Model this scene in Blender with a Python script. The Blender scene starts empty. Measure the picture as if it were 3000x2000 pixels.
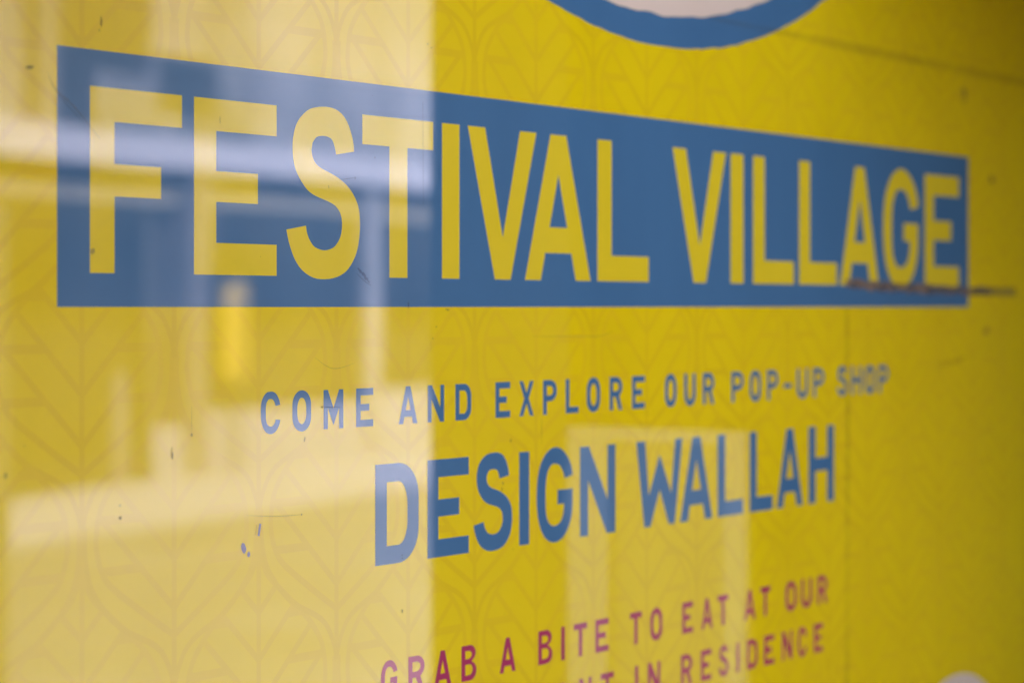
import bpy, bmesh, math, random
from mathutils import Vector
from mathutils.geometry import tessellate_polygon

R = math.radians
scene = bpy.context.scene
COL = scene.collection
rng = random.Random(11)

# ------------------------------------------------------------------ camera, sky, sun, exposure
cam_data = bpy.data.cameras.new('camera')
cam = bpy.data.objects.new('camera', cam_data)
COL.objects.link(cam)
cam.location = (-1.3228, -1.3367, 1.55)
cam.rotation_euler = (R(90), 0, R(-55.357))
cam_data.lens = 85
cam_data.sensor_width = 36
cam_data.shift_y = -101 / 3000
cam_data.clip_start = 0.05
cam_data.clip_end = 500
cam_data.dof.use_dof = True
cam_data.dof.focus_distance = 2.08
cam_data.dof.aperture_fstop = 3.5
cam_data.dof.aperture_blades = 7
scene.camera = cam

SUN_EL, SUN_AZ = R(46), R(-12)          # the sun stands behind the shop that carries the poster
world = bpy.data.worlds.new('World')
scene.world = world
world.use_nodes = True
wn = world.node_tree.nodes
wl = world.node_tree.links
wn.clear()
sky = wn.new('ShaderNodeTexSky')
sky.sky_type = 'NISHITA'
sky.sun_disc = False
sky.sun_elevation = SUN_EL
sky.sun_rotation = SUN_AZ
sky.air_density = 1.0
sky.dust_density = 7.0
sky.ozone_density = 0.4
bg = wn.new('ShaderNodeBackground')
bg.inputs['Strength'].default_value = 0.15
wo = wn.new('ShaderNodeOutputWorld')
wl.new(sky.outputs[0], bg.inputs[0])
wl.new(bg.outputs[0], wo.inputs[0])

sun_data = bpy.data.lights.new('sun', 'SUN')
sun_data.energy = 2.1
sun_data.angle = R(0.5)
sun_data.color = (1.0, 0.965, 0.92)
sun = bpy.data.objects.new('sun', sun_data)
COL.objects.link(sun)
sun.location = (0, 10, 20)
to_sun = Vector((math.sin(SUN_AZ) * math.cos(SUN_EL), math.cos(SUN_AZ) * math.cos(SUN_EL), math.sin(SUN_EL)))
sun.rotation_euler = to_sun.to_track_quat('Z', 'Y').to_euler()

vs = scene.view_settings
vs.view_transform = 'Standard'
vs.look = 'None'
vs.gamma = 1.0
vs.use_curve_mapping = False
vs.exposure = 3.2
scene.cycles.use_denoising = True
scene.cycles.max_bounces = 8

# ------------------------------------------------------------------ helpers
def tag(o, label=None, cat=None, group=None, kind=None):
    if label: o['label'] = label
    if cat: o['category'] = cat
    if group: o['group'] = group
    if kind: o['kind'] = kind
    return o

def link(name, mesh, mat, parent=None):
    o = bpy.data.objects.new(name, mesh)
    if mat and not mesh.materials: mesh.materials.append(mat)
    COL.objects.link(o)
    o.parent = parent
    return o

def empty(name, loc=(0, 0, 0), rz=0.0):
    o = bpy.data.objects.new(name, None)
    o.empty_display_size = 0.1
    o.location = loc
    o.rotation_euler = (0, 0, rz)
    COL.objects.link(o)
    return o

def box(name, lo, hi, mat, parent=None, bevel=0.0):
    bm = bmesh.new()
    bmesh.ops.create_cube(bm, size=1)
    for v in bm.verts:
        v.co = Vector([lo[i] + (v.co[i] + .5) * (hi[i] - lo[i]) for i in range(3)])
    if bevel:
        bmesh.ops.bevel(bm, geom=list(bm.edges), offset=bevel, segments=2, affect='EDGES', profile=0.6)
    me = bpy.data.meshes.new(name)
    bm.to_mesh(me); bm.free()
    return link(name, me, mat, parent)

def plate_mesh(name, loops, y_face, depth):
    """a flat print film: 2D loops (x, z), first the outline, then holes; face at y_face towards -y, with thickness"""
    polys = [[Vector((x, z, 0)) for x, z in lp] for lp in loops]
    flat = [p for lp in loops for p in lp]
    tris = tessellate_polygon(polys)
    n = len(flat)
    verts = [(x, y_face, z) for x, z in flat] + [(x, y_face + depth, z) for x, z in flat]
    faces = []
    for t in tris:
        a, b, c = [flat[i] for i in t]
        area = (b[0] - a[0]) * (c[1] - a[1]) - (b[1] - a[1]) * (c[0] - a[0])
        if abs(area) < 1e-14: continue
        faces.append(tuple(t) if area > 0 else tuple(reversed(t)))   # faces look towards -y
    base = 0
    for lp in loops:
        m = len(lp)
        for i in range(m):
            j = (i + 1) % m
            faces.append((base + i, base + j, n + base + j, n + base + i))
        base += m
    me = bpy.data.meshes.new(name)
    me.from_pydata(verts, [], faces)
    me.update()
    return me

# ------------------------------------------------------------------ materials
def new_mat(name):
    m = bpy.data.materials.new(name)
    m.use_nodes = True
    nt = m.node_tree
    return m, nt, nt.nodes['Principled BSDF']

def noise_mix(nt, bsdf, c1, c2, scale, detail=4, stretch=None, lo=0.35, hi=0.65):
    tc = nt.nodes.new('ShaderNodeTexCoord')
    mp = nt.nodes.new('ShaderNodeMapping')
    if stretch: mp.inputs['Scale'].default_value = stretch
    nz = nt.nodes.new('ShaderNodeTexNoise')
    nz.inputs['Scale'].default_value = scale
    nz.inputs['Detail'].default_value = detail
    mr = nt.nodes.new('ShaderNodeMapRange')
    mr.inputs['From Min'].default_value = lo
    mr.inputs['From Max'].default_value = hi
    mx = nt.nodes.new('ShaderNodeMix')
    mx.data_type = 'RGBA'
    mx.inputs['A'].default_value = (*c1, 1)
    mx.inputs['B'].default_value = (*c2, 1)
    nt.links.new(tc.outputs['Object'], mp.inputs[0])
    nt.links.new(mp.outputs[0], nz.inputs['Vector'])
    nt.links.new(nz.outputs['Fac'], mr.inputs['Value'])
    nt.links.new(mr.outputs[0], mx.inputs['Factor'])
    nt.links.new(mx.outputs['Result'], bsdf.inputs['Base Color'])
    return mx

def print_mat(name, c1, c2):
    """ink on vinyl under a clear gloss laminate: two smooth reflecting layers, faint ink mottling, slight film waviness"""
    m, nt, b = new_mat(name)
    noise_mix(nt, b, c1, c2, 6, 5, (1, 1, 0.3), 0.3, 0.7)
    b.inputs['Roughness'].default_value = 0.03
    b.inputs['IOR'].default_value = 1.40
    b.inputs['Coat Weight'].default_value = 1.0
    b.inputs['Coat Roughness'].default_value = 0.0
    b.inputs['Coat IOR'].default_value = 1.5
    geo = nt.nodes.new('ShaderNodeNewGeometry')
    nz = nt.nodes.new('ShaderNodeTexNoise')
    nz.inputs['Scale'].default_value = 3.0
    nz.inputs['Detail'].default_value = 1.0
    bp = nt.nodes.new('ShaderNodeBump')
    bp.inputs['Strength'].default_value = 1.0
    bp.inputs['Distance'].default_value = 0.0005
    nt.links.new(geo.outputs['Position'], nz.inputs['Vector'])
    nt.links.new(nz.outputs['Fac'], bp.inputs['Height'])
    nt.links.new(bp.outputs[0], b.inputs['Normal'])
    nt.links.new(bp.outputs[0], b.inputs['Coat Normal'])
    return m

def matte(name, c1, c2, scale=6, rough=0.8, spec=0.3, stretch=None):
    m, nt, b = new_mat(name)
    noise_mix(nt, b, c1, c2, scale, 6, stretch)
    b.inputs['Roughness'].default_value = rough
    b.inputs['Specular IOR Level'].default_value = spec
    return m

YELLOW = print_mat('yellow_ink', (0.870, 0.566, 0.004), (0.805, 0.512, 0.002))
LETTER_YELLOW = print_mat('letter_yellow_ink', (0.82, 0.55, 0.018), (0.775, 0.515, 0.014))
MOTIF = print_mat('faint_tan_ink', (0.832, 0.518, 0.008), (0.772, 0.468, 0.005))
BLUE = print_mat('blue_ink', (0.068, 0.156, 0.252), (0.060, 0.140, 0.228))
MAGENTA = print_mat('magenta_ink', (0.43, 0.034, 0.085), (0.40, 0.030, 0.078))
CREAM = print_mat('cream_ink', (0.80, 0.57, 0.40), (0.75, 0.53, 0.37))
def film(name, c1, c2, scale, alpha, stretch=None, patchy=0.0):
    """thin film for dirt and painted crease shade: partly see-through, patchy"""
    m = matte(name, c1, c2, scale, 0.8, 0.2, stretch)
    nt = m.node_tree
    b = nt.nodes['Principled BSDF']
    b.inputs['Alpha'].default_value = alpha
    if patchy:
        geo = nt.nodes.new('ShaderNodeNewGeometry')
        nz = nt.nodes.new('ShaderNodeTexNoise')
        nz.inputs['Scale'].default_value = patchy
        nz.inputs['Detail'].default_value = 5
        mr = nt.nodes.new('ShaderNodeMapRange')
        mr.inputs['From Min'].default_value = 0.38
        mr.inputs['From Max'].default_value = 0.60
        mr.inputs['To Min'].default_value = alpha * 0.45
        mr.inputs['To Max'].default_value = alpha
        nt.links.new(geo.outputs['Position'], nz.inputs['Vector'])
        nt.links.new(nz.outputs['Fac'], mr.inputs['Value'])
        nt.links.new(mr.outputs[0], b.inputs['Alpha'])
    return m
DIRT = film('dark_dirt', (0.14, 0.10, 0.045), (0.22, 0.16, 0.06), 300, 0.48)
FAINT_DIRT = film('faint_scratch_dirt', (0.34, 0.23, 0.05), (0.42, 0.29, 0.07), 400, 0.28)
SCUFF = film('blue_grey_scuff', (0.06, 0.09, 0.15), (0.11, 0.15, 0.22), 500, 0.36)
GREYMARK = film('grey_lilac_glue', (0.36, 0.30, 0.42), (0.46, 0.40, 0.50), 500, 0.8)
RUST = film('brown_scrape', (0.14, 0.085, 0.05), (0.24, 0.15, 0.09), 40, 0.9, (1, 1, 4), 16)
CREASE = film('crease_shade_and_smear', (0.16, 0.11, 0.012), (0.20, 0.14, 0.015), 20, 0.20, None, 7)  # paints the shade of crease and seam; also serves one smear

# lettering rows: name, baseline height, cap height, ink, (letter, left, right) in metres on the sheet
LINES = [
    ('title', 1.5765, 0.1451, 'yellow', [('F', 0.0352, 0.1401), ('E', 0.1546, 0.2587), ('S', 0.2716, 0.3731), ('T', 0.3766, 0.4827), ('I', 0.4967, 0.5244), ('V', 0.5379, 0.6539), ('A', 0.6340, 0.7526), ('L', 0.7657, 0.8661), ('V', 0.9155, 1.0315), ('I', 1.0419, 1.0711), ('L', 1.0937, 1.1914), ('L', 1.2049, 1.3012), ('A', 1.3103, 1.4159), ('G', 1.4280, 1.5301), ('E', 1.5496, 1.6555)]),
    ('invite', 1.4432, 0.0343, 'blue', [('C', 0.2381, 0.2634), ('O', 0.2797, 0.3048), ('M', 0.3220, 0.3495), ('E', 0.3678, 0.3924), ('A', 0.4303, 0.4585), ('N', 0.4745, 0.5000), ('D', 0.5181, 0.5437), ('E', 0.5838, 0.6084), ('X', 0.6244, 0.6491), ('P', 0.6660, 0.6905), ('L', 0.7068, 0.7302), ('O', 0.7458, 0.7707), ('R', 0.7893, 0.8136), ('E', 0.8334, 0.8583), ('O', 0.8999, 0.9234), ('U', 0.9404, 0.9645), ('R', 0.9804, 1.0052), ('P', 1.0442, 1.0715), ('O', 1.0861, 1.1121), ('P', 1.1271, 1.1534), ('-', 1.1671, 1.1855), ('U', 1.1994, 1.2277), ('P', 1.2402, 1.2683), ('S', 1.3021, 1.3284), ('H', 1.3399, 1.3682), ('O', 1.3775, 1.4045), ('P', 1.4155, 1.4430)]),
    ('shopname', 1.3173, 0.0909, 'blue', [('D', 0.3954, 0.4603), ('E', 0.4740, 0.5396), ('S', 0.5474, 0.6119), ('I', 0.6242, 0.6414), ('G', 0.6545, 0.7195), ('N', 0.7330, 0.8002), ('W', 0.8415, 0.9362), ('A', 0.9313, 1.0014), ('L', 1.0128, 1.0705), ('L', 1.0857, 1.1402), ('A', 1.1496, 1.2139), ('H', 1.2290, 1.2936)]),
    ('food1', 1.1962, 0.0336, 'magenta', [('G', 0.4037, 0.4281), ('R', 0.4447, 0.4695), ('A', 0.4841, 0.5116), ('B', 0.5277, 0.5521), ('A', 0.5908, 0.6181), ('B', 0.6574, 0.6825), ('I', 0.6985, 0.7050), ('T', 0.7216, 0.7461), ('E', 0.7618, 0.7873), ('T', 0.8290, 0.8525), ('O', 0.8697, 0.8942), ('E', 0.9361, 0.9590), ('A', 0.9775, 1.0018), ('T', 1.0135, 1.0365), ('A', 1.0735, 1.0989), ('T', 1.1109, 1.1345), ('O', 1.1712, 1.1982), ('U', 1.2101, 1.2372), ('R', 1.2516, 1.2758)]),
    ('food2', 1.1398, 0.0336, 'magenta', [('R', 0.3975, 0.4203), ('E', 0.4393, 0.4621), ('S', 0.4810, 0.5038), ('T', 0.5228, 0.5456), ('A', 0.5628, 0.5890), ('U', 0.6063, 0.6291), ('R', 0.6480, 0.6708), ('A', 0.6881, 0.7143), ('N', 0.7315, 0.7544), ('T', 0.7722, 0.7972), ('I', 0.8388, 0.8453), ('N', 0.8649, 0.8900), ('R', 0.9335, 0.9572), ('E', 0.9760, 0.9988), ('S', 1.0154, 1.0365), ('I', 1.0555, 1.0617), ('D', 1.0794, 1.1041), ('E', 1.1194, 1.1435), ('N', 1.1629, 1.1880), ('C', 1.2015, 1.2238), ('E', 1.2424, 1.2652)]),
]
OUTLINES = {
    'S': [(0.917, 0.767), (0.667, 0.740), (0.650, 0.781), (0.618, 0.823), (0.560, 0.842), (0.479, 0.846), (0.397, 0.834), (0.346, 0.798), (0.333, 0.754), (0.349, 0.712), (0.389, 0.678), (0.462, 0.651), (0.552, 0.633), (0.692, 0.601), (0.825, 0.554), (0.925, 0.491), (0.985, 0.419), (1.000, 0.338), (0.996, 0.265), (0.968, 0.176), (0.909, 0.102), (0.808, 0.035), (0.675, -0.002), (0.511, -0.016), (0.349, -0.006), (0.205, 0.037), (0.110, 0.100), (0.047, 0.177), (0.016, 0.233), (-0.000, 0.274), (0.258, 0.302), (0.277, 0.252), (0.317, 0.210), (0.381, 0.175), (0.503, 0.158), (0.626, 0.175), (0.700, 0.216), (0.741, 0.267), (0.750, 0.326), (0.733, 0.376), (0.692, 0.412), (0.626, 0.439), (0.527, 0.459), (0.381, 0.484), (0.285, 0.513), (0.197, 0.564), (0.126, 0.626), (0.094, 0.682), (0.080, 0.745), (0.086, 0.816), (0.126, 0.896), (0.205, 0.956), (0.317, 1.001), (0.479, 1.021), (0.626, 1.019), (0.741, 0.992), (0.825, 0.941), (0.883, 0.870), (0.909, 0.813)],
    'G': [(1.000, 0.701), (0.969, 0.787), (0.898, 0.874), (0.791, 0.950), (0.669, 1.000), (0.532, 1.022), (0.396, 1.010), (0.247, 0.958), (0.127, 0.867), (0.053, 0.763), (0.015, 0.647), (0.000, 0.506), (0.009, 0.387), (0.038, 0.267), (0.098, 0.158), (0.187, 0.070), (0.306, 0.009), (0.457, -0.019), (0.608, -0.011), (0.760, 0.038), (0.883, 0.127), (0.959, 0.232), (0.990, 0.339), (0.996, 0.436), (0.996, 0.550), (0.577, 0.551), (0.571, 0.395), (0.754, 0.393), (0.745, 0.315), (0.699, 0.233), (0.623, 0.183), (0.472, 0.159), (0.366, 0.185), (0.291, 0.242), (0.252, 0.328), (0.241, 0.447), (0.247, 0.613), (0.270, 0.707), (0.321, 0.782), (0.411, 0.833), (0.517, 0.841), (0.623, 0.822), (0.699, 0.774), (0.745, 0.724), (0.769, 0.671)],
    'C': [(1.001, 0.687), (0.937, 0.820), (0.805, 0.949), (0.647, 1.008), (0.516, 1.019), (0.307, 0.998), (0.150, 0.913), (0.047, 0.791), (0.005, 0.641), (0.005, 0.416), (0.047, 0.239), (0.150, 0.098), (0.307, 0.001), (0.490, -0.030), (0.700, -0.002), (0.858, 0.089), (0.964, 0.213), (1.001, 0.305), (0.763, 0.324), (0.726, 0.245), (0.621, 0.172), (0.490, 0.156), (0.359, 0.193), (0.281, 0.283), (0.255, 0.409), (0.255, 0.610), (0.281, 0.735), (0.385, 0.820), (0.516, 0.837), (0.621, 0.815), (0.710, 0.750), (0.763, 0.657)],
}

# ------------------------------------------------------------------ the place around the poster (seen only mirrored in its gloss), plus unseen blocks added to shade it
GREY_ROAD = matte('worn_asphalt', (0.083, 0.086, 0.107), (0.116, 0.121, 0.146), 1.3, 0.9)
PAVING = matte('pale_paving', (0.199, 0.203, 0.264), (0.232, 0.239, 0.302), 2.5, 0.9)
STONE = matte('pale_rendered_stone', (0.194, 0.203, 0.277), (0.166, 0.172, 0.233), 1.2, 0.85)
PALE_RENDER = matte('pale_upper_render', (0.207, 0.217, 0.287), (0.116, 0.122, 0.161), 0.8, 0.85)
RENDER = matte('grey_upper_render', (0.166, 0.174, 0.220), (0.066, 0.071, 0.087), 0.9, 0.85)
COLUMN = matte('pale_column_stone', (0.182, 0.185, 0.243), (0.149, 0.155, 0.195), 2, 0.85)
PILLAR = matte('beige_pillar_stone', (0.100, 0.097, 0.126), (0.075, 0.075, 0.097), 2, 0.85)
BAND = matte('white_painted_fascia', (0.314, 0.326, 0.438), (0.290, 0.301, 0.410), 3, 0.6)
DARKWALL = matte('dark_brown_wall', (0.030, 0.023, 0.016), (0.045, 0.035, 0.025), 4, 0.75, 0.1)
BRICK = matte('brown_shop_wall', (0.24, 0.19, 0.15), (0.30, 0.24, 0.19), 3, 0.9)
FRAME = matte('charcoal_frame', (0.05, 0.05, 0.055), (0.07, 0.07, 0.075), 8, 0.5)
WHITEPAINT = matte('white_paint', (0.86, 0.83, 0.82), (0.80, 0.77, 0.76), 5, 0.5)
CREAMBOARD = matte('cream_board', (0.44, 0.40, 0.34), (0.50, 0.45, 0.38), 6, 0.6)
YPAPER = matte('yellow_paper', (0.36, 0.26, 0.05), (0.33, 0.24, 0.05), 8, 0.6)
def glass():
    m, nt, b = new_mat('dark_window_glass')
    noise_mix(nt, b, (0.012, 0.013, 0.016), (0.03, 0.03, 0.034), 0.8)
    b.inputs['Roughness'].default_value = 0.05
    return m
GLASS = glass()

bm = bmesh.new()
bmesh.ops.create_grid(bm, x_segments=1, y_segments=1, size=150)
me = bpy.data.meshes.new('road'); bm.to_mesh(me); bm.free()
tag(link('road', me, GREY_ROAD), kind='structure')

# the shop wall that carries the poster, and the recess wall at its far end
sw = box('shop_wall', (-9, 0.006, 0.0), (1.90, 0.40, 4.0), BRICK)
tag(sw, 'brown shop wall carrying the yellow poster', 'wall')
rw = empty('recess_wall', (1.90, 0, 0))
tag(rw, 'dark brown recess wall standing square to the poster at its far end', 'wall')
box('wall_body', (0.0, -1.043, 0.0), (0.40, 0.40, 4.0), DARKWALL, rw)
box('veil_strip', (-0.010, -1.043, 0.0), (-0.0005, -0.773, 2.115), matte('veil_strip_brown', (0.11, 0.10, 0.09), (0.07, 0.062, 0.055), 5, 0.8, 0.2), rw)  # lighter strip added for the faint veil mirrored past the wall edge
pb = box('pale_panel', (-0.012, -0.695, 0.30), (-0.001, -0.4855, 1.340), CREAMBOARD, rw)  # unidentified pale panel, shaped to the bright patch mirrored in the gloss
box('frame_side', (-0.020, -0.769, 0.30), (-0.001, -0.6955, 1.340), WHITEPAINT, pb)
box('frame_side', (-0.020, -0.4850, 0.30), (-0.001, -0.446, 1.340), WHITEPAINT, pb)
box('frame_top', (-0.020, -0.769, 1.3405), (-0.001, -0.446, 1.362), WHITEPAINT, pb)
so = box('shade_soffit', (1.24, -1.05, 2.12), (1.8995, 0.0055, 2.28), DARKWALL)  # unseen slab added to block sky light from the far end
lp = empty('shade_pier', (-0.43, 0, 0))  # unseen blocks added to dim the near end of the poster
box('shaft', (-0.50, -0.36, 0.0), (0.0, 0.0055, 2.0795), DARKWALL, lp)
box('shade_wall', (-1.75, -2.3, 0.0), (-1.50, 0.0055, 3.2), DARKWALL, lp)  # unseen, added behind the camera to cut light from the left
box('hood', (-0.55, -1.50, 2.08), (0.66, 0.0055, 2.26), DARKWALL, lp)  # unseen hood added to keep sky light off the near end
tag(lp, 'added unseen dark brown pier with a deep hood beside the near end of the yellow poster', 'pier')
tag(so, 'added unseen dark soffit shading the far end of the yellow poster', 'soffit')

# the building across the street; local x runs along its face, local y out towards the poster
ob = empty('opposite_building', (12.3, -12.66, 0), R(-10.5))
tag(ob, 'pale rendered building with white shop fascia across the street, mirrored in the poster gloss', 'building')
fp = box('footpath', (-14, 0.03, 0.0), (24, 2.0, 0.06), PAVING)
fp.location = ob.location; fp.rotation_euler = ob.rotation_euler
tag(fp, kind='structure')
box('core_wall', (-12, -6.0, 0), (22, -0.5, 8.5), matte('shaded_interior', (0.05, 0.05, 0.05), (0.08, 0.075, 0.07), 2), ob)
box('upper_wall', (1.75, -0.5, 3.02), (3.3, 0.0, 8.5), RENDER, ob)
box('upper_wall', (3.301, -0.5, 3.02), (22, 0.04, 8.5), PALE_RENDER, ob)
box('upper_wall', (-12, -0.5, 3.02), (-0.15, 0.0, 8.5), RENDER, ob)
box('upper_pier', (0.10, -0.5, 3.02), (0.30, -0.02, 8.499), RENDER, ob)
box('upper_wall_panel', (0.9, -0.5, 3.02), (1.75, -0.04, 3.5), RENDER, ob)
fw = box('upper_window', (-0.15, -0.5, 3.02), (1.75, -0.08, 8.5), GLASS, ob)
box('upper_window', (1.80, -0.001, 3.22), (2.75, 0.012, 3.72), GLASS, ob)
box('fascia', (-12, -0.5, 2.75), (22, 0.10, 3.019), BAND, ob, 0.01)
box('lower_fascia', (-12, -0.5, 2.45), (22, -0.12, 2.60), matte('grey_fascia', (0.20, 0.19, 0.19), (0.25, 0.24, 0.23), 3), ob)
for i, (a0, a1) in enumerate([(-6.2, -5.8), (-2.4, -2.05), (2.32, 2.64), (5.56, 5.90), (9.3, 9.65), (13.0, 13.4)]):
    box('pillar', (a0, -0.5, 0), (a1, 0.02, 2.749), COLUMN if i == 3 else PILLAR, ob, 0.01)
box('stall_riser', (1.82, -0.5, 0), (2.319, -0.03, 0.50), STONE, ob)
box('stall_riser', (2.641, -0.5, 0), (5.559, -0.03, 0.62), STONE, ob)
box('stall_riser', (5.901, -0.5, 0), (9.299, -0.03, 0.70), STONE, ob)
box('stall_riser', (9.651, -0.5, 0), (12.999, -0.03, 0.70), STONE, ob)
box('shop_window', (2.66, -0.5, 0.621), (5.55, -0.06, 2.449), GLASS, ob)
box('shop_window', (5.92, -0.5, 0.701), (9.28, -0.06, 2.449), GLASS, ob)
box('shop_window', (-2.04, -0.5, 0.05), (1.815, -0.06, 2.449), GLASS, ob)
box('shop_window', (-5.79, -0.5, 0.05), (-2.41, -0.06, 2.449), GLASS, ob)
box('mullion', (1.13, -0.059, 0.0), (1.38, -0.03, 1.0), PILLAR, ob)
box('door_frame', (1.70, -0.059, 0.0), (1.80, -0.02, 2.449), FRAME, ob)
yp = box('yellow_notice', (2.86, 0.02, 0.92), (3.22, 0.05, 1.75), YPAPER)
yp.location = ob.location; yp.rotation_euler = ob.rotation_euler
box('notice_stand', (3.02, 0.051, 0.06), (3.06, 0.075, 1.60), FRAME, yp)
tag(yp, 'tall narrow yellow street notice on a stand outside the opposite shop window', 'sign')

# a short dark post on the near side of the street
def lathe(name, prof, mat, parent, n=20):
    v, f = [], []
    for rr, z in prof:
        for i in range(n):
            a = 2 * math.pi * i / n
            v.append((rr * math.cos(a), rr * math.sin(a), z))
    for j in range(len(prof) - 1):
        for i in range(n):
            f.append((j * n + i, j * n + (i + 1) % n, (j + 1) * n + (i + 1) % n, (j + 1) * n + i))
    f.append(tuple(range((len(prof) - 1) * n, len(prof) * n)))
    me = bpy.data.meshes.new(name); me.from_pydata(v, [], f); me.update()
    return link(name, me, mat, parent)
post = empty('street_post', (4.276, -4.63, 0))
tag(post, 'short dark street post standing between the poster and the opposite footpath', 'post')
lathe('base', [(0.10, 0), (0.10, 0.12), (0.062, 0.16)], FRAME, post)
lathe('shaft', [(0.058, 0.15), (0.058, 1.80)], FRAME, post)
lathe('cap', [(0.064, 1.79), (0.064, 1.84), (0.045, 1.88), (0.015, 1.90)], FRAME, post)

# ------------------------------------------------------------------ the poster
P = empty('poster', (0.86, 0.0, 0.30))
tag(P, 'glossy yellow shop poster with blue title band, blue and magenta lettering and faint leaf pattern', 'poster')
PO = Vector((-0.86, 0.0, -0.30))
def part(name, mesh, mat, parent=P):
    o = link(name, mesh, mat, parent)
    if parent is P: o.location = PO
    return o

bs = box('backing_sheet', (-0.4295, 0.0, 0.30), (1.8995, 0.005, 2.0795), YELLOW, P)
bs.location = PO

# leaf lattice: half-drop columns of pointed leaves, each one motif
def strip(verts, faces, pts, w, y, closed=False):
    n = len(pts)
    L, Rr = [], []
    for i in range(n):
        a = Vector(pts[max(i - 1, 0)]); b = Vector(pts[min(i + 1, n - 1)])
        d = (b - a); d.normalize()
        nn = Vector((-d.y, d.x)) * w / 2
        p = Vector(pts[i])
        L.append(p + nn); Rr.append(p - nn)
    s = len(verts)
    for p in L: verts.append((p.x, y, p.y))
    for p in Rr: verts.append((p.x, y, p.y))
    for i in range(n - 1):
        f = (s + i, s + n + i, s + n + i + 1, s + i + 1)
        a, b, c = verts[f[0]], verts[f[1]], verts[f[2]]
        ar = (b[0] - a[0]) * (c[2] - a[2]) - (b[2] - a[2]) * (c[0] - a[0])
        faces.append(f if ar > 0 else tuple(reversed(f)))

def smooth(pts, n=4):
    out = []
    P4 = [pts[0]] + list(pts) + [pts[-1]]
    for i in range(1, len(P4) - 2):
        p0, p1, p2, p3 = [Vector(p) for p in P4[i - 1:i + 3]]
        for k in range(n):
            t = k / n
            out.append(tuple(0.5 * ((2 * p1) + (p2 - p0) * t + (2 * p0 - 5 * p1 + 4 * p2 - p3) * t * t + (3 * p1 - p0 - 3 * p2 + p3) * t ** 3)))
    out.append(tuple(pts[-1]))
    return out

SP, HH = 0.1045, 0.2            # column spacing, unit of the drop
inner = [(0, .61), (.035, .52), (.09, .43), (.30, .335), (.60, .215), (.79, .10), (.845, 0), (.84, -.09), (.74, -.20), (.44, -.31), (.0, -.45)]
outer = [(.97, .02), (.965, -.10), (.88, -.24), (.60, -.385), (.20, -.485), (.05, -.585), (.0, -.675)]
inner = smooth([(x * SP, z * HH) for x, z in inner])
outer = smooth([(x * SP, z * HH) for x, z in outer])
def half_at(z):
    for (x0, z0), (x1, z1) in zip(inner, inner[1:]):
        if z1 <= z <= z0 and z0 != z1:
            return x0 + (x1 - x0) * (z0 - z) / (z0 - z1)
    return 0.0
mv, mf = [], []
yy = [-0.000006]
def ny():
    yy[0] -= 0.0000008
    return yy[0]
LW = 0.0058
strip(mv, mf, [(0, .675 * HH), (0, -.675 * HH)], LW, ny())
for sgn in (1, -1):
    strip(mv, mf, [(sgn * x, z) for x, z in inner], LW, ny())
    strip(mv, mf, [(sgn * x, z) for x, z in outer], LW * .9, ny())
    for k in range(-2, 2):
        z0 = (.06 + .2 * k) * HH
        # vein climbing outwards from the midrib until it meets the leaf outline
        xx, z = 0.0, z0
        while xx < half_at(z) and z < .6 * HH:
            xx += .0012; z += .0012 * (.29 * HH) / (.6 * SP)
        strip(mv, mf, [(0, z0), (sgn * xx, z)], LW, ny())
        zb = z0 - .02 * HH
        # short bar from the vein below out to the outline
        xv = max(0.0, (zb - (z0 - .2 * HH)) * (.6 * SP) / (.29 * HH))
        xo = half_at(zb)
        if xo > xv + .006:
            strip(mv, mf, [(sgn * xv, zb), (sgn * xo, zb)], LW * 1.25, ny())
leaf_me = bpy.data.meshes.new('leaf_motif')
leaf_me.from_pydata(mv, [], mf)
leaf_me.update()
leaf_me.materials.append(MOTIF)
PER = 1.35 * HH
for ci in range(-2, 19):
    cx = 0.0265 + ci * SP
    for k in range(-3, 4):
        zc = 1.55 - 0.2 * HH + k * PER - (PER / 2 if ci % 2 else 0)
        if not (0.75 < zc < 1.97) or cx < -.25 or cx > 1.9: continue
        o = link('leaf_motif', leaf_me, None, P)
        o.location = PO + Vector((cx, -0.000018 * ((ci % 2) * 2 + k % 2), zc))

# title band, with slightly rough print edge
band = part('title_band', plate_mesh('title_band', [[(0, 1.55), (1.6852, 1.55), (1.6852, 1.75), (0, 1.75)]], -0.00011, 0.00010), BLUE)
tag(band, 'blue band behind the yellow title')

# the big round emblem above: blue brush ring round a cream disc, rough edges
def rough_circle(cx, cz, r, n, amp, seed):
    g = random.Random(seed)
    ph = [(g.uniform(0, 6.28), g.randint(20, 170), g.uniform(.3, 1)) for _ in range(9)]
    pts = []
    for i in range(n):
        a = 2 * math.pi * i / n
        rr = r + amp * sum(w * math.sin(p + f * a) for p, f, w in ph) / 3
        pts.append((cx + rr * math.cos(a), cz + rr * math.sin(a)))
    return pts
ro = rough_circle(.888, 2.69, .862, 420, .0010, 3)
ri = rough_circle(.870, 2.70, .839, 420, .0013, 5)
# the sheet ends at 2.08 m, so only the foot of the emblem is printed
lo_o = sorted([p for p in ro if p[1] < 2.075], key=lambda p: p[0])
lo_i = sorted([p for p in ri if p[1] < 2.075], key=lambda p: p[0])
part('emblem_ring', plate_mesh('emblem_ring', [lo_o + lo_i[::-1]], -0.00011, 0.00010), BLUE)
part('emblem_disc', plate_mesh('emblem_disc', [[(x, z + .0003) for x, z in lo_i]], -0.000105, 0.00009), CREAM)
part('small_disc', plate_mesh('small_disc', [rough_circle(1.648, .866, .198, 120, .0004, 9)], -0.00011, 0.00010), CREAM)

# ------------------------------------------------------------------ lettering
def ell(cx, cz, rx, rz, a0, a1, n=10):
    return [(cx + rx * math.cos(R(a0 + (a1 - a0) * i / n)), cz + rz * math.sin(R(a0 + (a1 - a0) * i / n))) for i in range(n + 1)]

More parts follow.
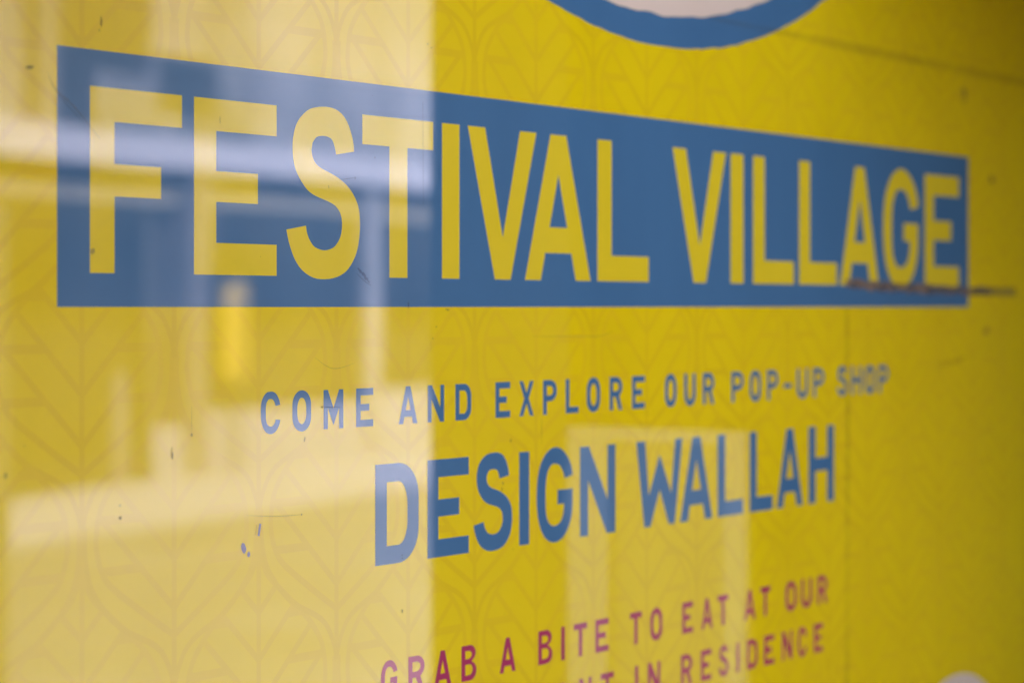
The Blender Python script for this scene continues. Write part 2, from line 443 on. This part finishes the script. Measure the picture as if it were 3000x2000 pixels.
def glyph(ch, w, h):
    s, t = .187 * h, .182 * h        # stem and arm thickness
    s = min(s, w * .30) if ch not in 'I' else w
    ov = .018 * h
    if ch == 'I': return [[(0, 0), (w, 0), (w, h), (0, h)]]
    if ch == '-': return [[(0, .37 * h), (w, .37 * h), (w, .52 * h), (0, .52 * h)]]
    if ch == 'L': return [[(0, 0), (w, 0), (w, t), (s, t), (s, h), (0, h)]]
    if ch == 'T': return [[((w - s) / 2, 0), ((w + s) / 2, 0), ((w + s) / 2, h - t), (w, h - t), (w, h), (0, h), (0, h - t), ((w - s) / 2, h - t)]]
    if ch == 'F': return [[(0, 0), (s, 0), (s, .415 * h), (.765 * w, .415 * h), (.765 * w, .59 * h), (s, .59 * h), (s, h - t), (w, h - t), (w, h), (0, h)]]
    if ch == 'E': return [[(0, 0), (w, 0), (w, t), (s, t), (s, .415 * h), (.765 * w, .415 * h), (.765 * w, .59 * h), (s, .59 * h), (s, h - t), (w, h - t), (w, h), (0, h)]]
    if ch == 'H': return [[(0, 0), (s, 0), (s, .415 * h), (w - s, .415 * h), (w - s, 0), (w, 0), (w, h), (w - s, h), (w - s, .59 * h), (s, .59 * h), (s, h), (0, h)]]
    if ch == 'V':
        a, b = .245 * w, .115 * w
        return [[(w / 2 - b, 0), (w / 2 + b, 0), (w, h), (w - a, h), (w / 2, .28 * h), (a, h), (0, h)]]
    if ch == 'A':
        a, b = .232 * w, .12 * w
        lx = lambda z: a + (w / 2 - a) * z / (.727 * h)       # inner left edge
        return [[(0, 0), (a, 0), (lx(.187 * h), .187 * h), (w - lx(.187 * h), .187 * h), (w - a, 0), (w, 0), (w / 2 + b, h), (w / 2 - b, h)],
                [(lx(.364 * h), .364 * h), (w / 2, .727 * h), (w - lx(.364 * h), .364 * h)]]
    if ch == 'X':
        a = .25 * w
        return [[(0, 0), (a, 0), (w / 2, .36 * h), (w - a, 0), (w, 0), (w / 2 + a * .62, .5 * h), (w, h), (w - a, h), (w / 2, .66 * h), (a, h), (0, h), (w / 2 - a * .62, .5 * h)]]
    if ch == 'N':
        s2 = .225 * w
        return [[(0, 0), (s2, 0), (s2, .62 * h), (w - s2 * 1.1, 0), (w, 0), (w, h), (w - s2, h), (w - s2, .38 * h), (s2 * 1.1, h), (0, h)]]
    if ch == 'M':
        s2 = .215 * w
        return [[(0, 0), (s2, 0), (s2, .54 * h), (w / 2, .09 * h), (w - s2, .54 * h), (w - s2, 0), (w, 0), (w, h), (w - s2, h), (w / 2, .52 * h), (s2, h), (0, h)]]
    if ch == 'W':
        a, b = .185 * w, .066 * w
        x1, x2 = .235 * w, .765 * w
        return [[(x1 - b, 0), (x1 + b, 0), (w / 2, .42 * h), (x2 - b, 0), (x2 + b, 0), (w, h), (w - a * .86, h), (x2 - .015 * w, .36 * h), (w / 2 + .012 * w, .815 * h), (w / 2 - .012 * w, .815 * h), (x1 + .03 * w, .36 * h), (a, h), (0, h)]]
    if ch == 'O':
        q, qi = .36 * h, .27 * h
        outer = ell(w / 2, h + ov - q, w / 2, q, 0, 180, 20) + ell(w / 2, q - ov, w / 2, q, 180, 360, 20)
        hole = ell(w / 2, h - t * .92 - qi, w / 2 - s, qi, 0, 180, 16) + ell(w / 2, t * .92 + qi, w / 2 - s, qi, 180, 360, 16)
        return [outer, hole[::-1]]
    if ch == 'U':
        q, qi = .36 * h, .27 * h
        return [[(0, h)] + ell(w / 2, q - ov, w / 2, q, 180, 360, 20) + [(w, h), (w - s, h)] + ell(w / 2, t * .92 + qi, w / 2 - s, qi, 360, 180, 16) + [(s, h)]]
    if ch == 'D':
        rx, rz = .47 * w, .34 * h
        outer = [(0, 0)] + ell(w - rx, rz, rx, rz, -90, 0, 10) + ell(w - rx, h - rz, rx, rz, 0, 90, 10) + [(0, h)]
        rx2, rz2 = rx - s * 1.0, .235 * h
        rx2 = max(rx2, .2 * w)
        hole = [(s, t)] + ell(w - s - rx2, t + rz2, rx2, rz2, -90, 0, 8) + ell(w - s - rx2, h - t - rz2, rx2, rz2, 0, 90, 8) + [(s, h - t)]
        return [outer, hole[::-1]]
    if ch in 'PR':
        zb = .385 * h if ch == 'P' else .40 * h
        rx, rz = .5 * w, (h - zb) * .5
        bow = ell(w - rx, zb + rz, rx, rz, -90, 90, 16)
        rx2 = max(rx - s, .18 * w)
        ti = t * .92
        rz2 = (h - zb - 2 * ti) / 2
        hole = [(s, zb + ti)] + ell(w - s - rx2, zb + ti + rz2, rx2, rz2, -90, 90, 12) + [(s, h - ti)]
        if ch == 'P':
            return [[(0, 0), (s, 0), (s, zb)] + bow + [(0, h)], hole[::-1]]
        return [[(0, 0), (s, 0), (s, zb), (.46 * w, zb), (w - s * 1.05, 0), (w, 0), (.745 * w, zb + .03 * h)] + bow[4:] + [(0, h)], hole[::-1]]
    if ch == 'B':
        zm = .54 * h
        r1x, r1z = .45 * w, zm / 2
        r2x, r2z = .42 * w, (h - zm) / 2
        outer = [(0, 0)] + ell(w - r1x, r1z, r1x, r1z, -90, 72, 12) + ell(w * .95 - r2x, zm + r2z, r2x, r2z, -66, 90, 12) + [(0, h)]
        ti = t * .86
        def hole(z0, z1, xr):
            rx, rz = .22 * w, (z1 - z0) / 2
            return ([(s, z0)] + ell(xr - rx, z0 + rz, rx, rz, -90, 90, 10) + [(s, z1)])[::-1]
        return [outer, hole(ti, zm - ti * .5, w - s), hole(zm + ti * .5, h - ti, w * .95 - s)]
    src = OUTLINES[ch]
    pts = smooth_closed(src)
    return [[(x * w, z * h) for x, z in pts]]

def smooth_closed(pts, n=3, corner=38):
    """round the traced curve but keep real corners sharp"""
    m = len(pts)
    V = [Vector(p) for p in pts]
    def sharp(i):
        a = V[i] - V[i - 1]; b = V[(i + 1) % m] - V[i]
        return a.angle(b) > R(corner)
    out = []
    for i in range(m):
        p1, p2 = V[i], V[(i + 1) % m]
        p0 = p1 - (p2 - p1) if sharp(i) else V[i - 1]
        p3 = p2 + (p2 - p1) if sharp((i + 1) % m) else V[(i + 2) % m]
        for k in range(n):
            t = k / n
            out.append(tuple(0.5 * ((2 * p1) + (p2 - p0) * t + (2 * p0 - 5 * p1 + 4 * p2 - p3) * t * t + (3 * p1 - p0 - 3 * p2 + p3) * t ** 3)))
    return out

def ccw(lp):
    a = sum(lp[i][0] * lp[(i + 1) % len(lp)][1] - lp[(i + 1) % len(lp)][0] * lp[i][1] for i in range(len(lp)))
    return lp if a > 0 else lp[::-1]

INKS = {'yellow': LETTER_YELLOW, 'blue': BLUE, 'magenta': MAGENTA}
for line, zb, cap, ink, row in LINES:
    for ch, x0, x1 in row:
        loops = glyph(ch, x1 - x0, cap)
        loops = [ccw(loops[0])] + [ccw(l)[::-1] for l in loops[1:]]
        loops = [[(x0 + x, zb + z) for x, z in lp] for lp in loops]
        on_band = line == 'title'
        me = plate_mesh('letter', loops, -0.00013 if on_band else -0.00011, 0.000018 if on_band else 0.00010)
        o = part('letter', me, INKS[ink], band if on_band else P)

# ------------------------------------------------------------------ wear: scratches, specks; seam and crease with painted shade
YM = -0.00019
def blotch(name, x, z, rx, rz, mat, seed, rot=0.0, n=14, rough=.25):
    g = random.Random(seed)
    pts = []
    for i in range(n):
        a = 2 * math.pi * i / n
        r = 1 + g.uniform(-rough, rough)
        px, pz = rx * r * math.cos(a), rz * r * math.sin(a)
        c, s = math.cos(rot), math.sin(rot)
        pts.append((x + px * c - pz * s, z + px * s + pz * c))
    return part(name, plate_mesh(name, [ccw(pts)], YM, 0.00005), mat)
def scratch(name, pts, w, mat, y=YM, taper=True, jit=0.0, seed=1):
    g = random.Random(seed)
    pts = smooth(pts, 6) if len(pts) > 2 else [tuple(Vector(pts[0]).lerp(Vector(pts[1]), i / 8)) for i in range(9)]
    n = len(pts)
    up, dn = [], []
    for i, p in enumerate(pts):
        a = Vector(pts[max(i - 1, 0)]); b = Vector(pts[min(i + 1, n - 1)])
        d = (b - a).normalized()
        nn = Vector((-d.y, d.x))
        ww = w * (.25 + .75 * math.sin(math.pi * min(max(i / (n - 1), .04), .96))) if taper is True else (w * min(1, .1 + 2.2 * i / (n - 1)) if taper == 'start' else w)
        u1 = ww * (.5 + g.uniform(-jit, jit)); u2 = ww * (.5 + g.uniform(-jit, jit))
        up.append(tuple(Vector(p) + nn * u1)); dn.append(tuple(Vector(p) - nn * u2))
    return part(name, plate_mesh(name, [ccw(up + dn[::-1])], y, 0.00005), mat)

specks = [(0.0475, 1.7722, .0011, .0042, DIRT), (0.0455, 1.7655, .001, .0012, FAINT_DIRT), (-0.0285, 1.7306, .0045, .0016, DIRT), (0.1864, 1.7048, .0008, .003, FAINT_DIRT), (0.0378, 1.5935, .0028, .0022, SCUFF),
    (0.4447, 1.5519, .0009, .0035, DIRT), (0.505, 1.5474, .003, .0007, DIRT), (0.482, 1.5208, .0009, .0007, DIRT), (0.4878, 1.5316, .0009, .0007, DIRT),
    (0.1517, 1.4458, .0013, .0013, DIRT), (0.1277, 1.4328, .0011, .0045, FAINT_DIRT), (0.129, 1.4300, .0008, .003, DIRT), (0.0688, 1.3838, .0017, .0015, DIRT), (0.0684, 1.3938, .0012, .001, FAINT_DIRT),
    (0.2919, 1.371, .0010, .0008, DIRT), (0.296, 1.4357, .0009, .0022, SCUFF), (0.3198, 1.4627, .0014, .0008, DIRT), (0.4354, 1.3239, .0009, .0008, DIRT), (0.4354, 1.321, .0009, .0009, DIRT),
    (0.4354, 1.2728, .0012, .0017, DIRT), (0.6095, 1.4203, .0009, .0017, DIRT), (0.5962, 1.3796, .0009, .0018, DIRT), (0.5944, 1.3741, .0010, .0016, DIRT), (0.5950, 1.3705, .0007, .0012, FAINT_DIRT),
    (1.673, 1.8354, .007, .006, DIRT), (1.673, 1.826, .006, .006, FAINT_DIRT), (1.764, 1.7233, .008, .0055, DIRT), (1.7446, 1.5166, .010, .006, FAINT_DIRT),
    (-0.0535, 1.4242, .002, .0025, FAINT_DIRT), (0.3949, 1.6841, .0008, .0008, SCUFF), (0.3663, 1.6644, .0009, .0014, SCUFF), (0.329, 1.655, .0006, .0014, SCUFF), (0.4745, 1.793, .0012, .0010, FAINT_DIRT), (0.4800, 1.790, .0016, .0010, FAINT_DIRT)]
for i, (x, z, rx, rz, m) in enumerate(specks):
    blotch('speck', x, z, rx, rz, m, 40 + i, rng.uniform(-.25, .25))
for i in range(12):     # stray dust flecks over the sheet
    blotch('fleck', rng.uniform(-.05, 1.4), rng.uniform(1.12, 1.82), rng.uniform(.0003, .0007), rng.uniform(.0003, .0009), rng.choice([FAINT_DIRT, FAINT_DIRT, DIRT]), 400 + i, n=8)

scratch('scratch', [(-0.0104, 1.7295), (-0.0025, 1.7168), (0.0197, 1.7027), (0.0464, 1.6808)], .0011, FAINT_DIRT)
scratch('scratch', [(-0.0060, 1.7215), (0.0060, 1.7085), (0.0290, 1.6920)], .0007, SCUFF)
scratch('scuff', [(0.3697, 1.5846), (0.3790, 1.5780), (0.3869, 1.5717)], .0032, SCUFF, jit=.3)
scratch('scuff', [(0.3680, 1.5800), (0.3800, 1.5730), (0.3895, 1.5690)], .0009, SCUFF)
scratch('scratch', [(0.6473, 1.5211), (0.72, 1.5204), (0.769, 1.5202), (0.7952, 1.5249)], .0009, FAINT_DIRT)
scratch('scratch', [(0.2202, 1.3752), (0.26, 1.3718), (0.2919, 1.371)], .0007, FAINT_DIRT)
scratch('scratch', [(0.1517, 1.4689), (0.1517, 1.4458)], .0007, FAINT_DIRT)
scratch('scratch', [(0.663, 1.4415), (0.663, 1.4145)], .0010, FAINT_DIRT)
scratch('scratch', [(0.3198, 1.4627), (0.3470, 1.4615)], .0008, SCUFF)
scratch('scratch', [(0.4666, 1.7388), (0.4677, 1.6443)], .0006, SCUFF, taper=False)
scratch('scratch', [(0.310, 1.506), (0.335, 1.496), (0.365, 1.500)], .0006, FAINT_DIRT)
scratch('scratch', [(0.345, 1.6620), (0.3663, 1.6648)], .0007, SCUFF)
scratch('glue_mark', [(0.2373, 1.3671), (0.2351, 1.3569)], .0024, GREYMARK, taper=False)
blotch('glue_blob', 0.2159, 1.3482, .0030, .0048, GREYMARK, 7, .35, 18, .10)
blotch('glue_blob', 0.2224, 1.3425, .0018, .0024, GREYMARK, 8, .0, 14, .12)
scratch('scratch', [(0.2330, 1.3665), (0.2312, 1.3580)], .0010, FAINT_DIRT, taper=False)  # painted ghost of the glue mark, a faint copy beside it
scratch('scrape', [(1.325, 1.5790), (1.38, 1.5768), (1.4406, 1.5748), (1.5404, 1.5733), (1.6785, 1.5714), (1.76, 1.5713)], .0115, RUST, jit=.16, seed=4, taper=False)
scratch('scrape', [(1.70, 1.5712), (1.77, 1.5712), (1.845, 1.5706)], .0105, DIRT, y=YM - .00006, jit=.12, seed=6, taper=False)
scratch('scrape', [(1.585, 1.4745), (1.62, 1.4760), (1.68, 1.4830)], .008, CREASE, jit=.3, seed=5)
scratch('crease', [(0.985, 1.8683), (1.20, 1.8675), (1.3459, 1.8667), (1.8751, 1.8640), (1.899, 1.8638)], .0115, CREASE, jit=.06, seed=2, taper='start')  # shadow line of the crease painted as a see-through dark strip
scratch('sheet_seam', [(1.3284, 1.549), (1.3300, 1.40), (1.3284, 1.20), (1.3290, 0.95)], .0090, CREASE, jit=.12, seed=3, taper=False)  # soft shading along the seam, put into a dark translucent strip
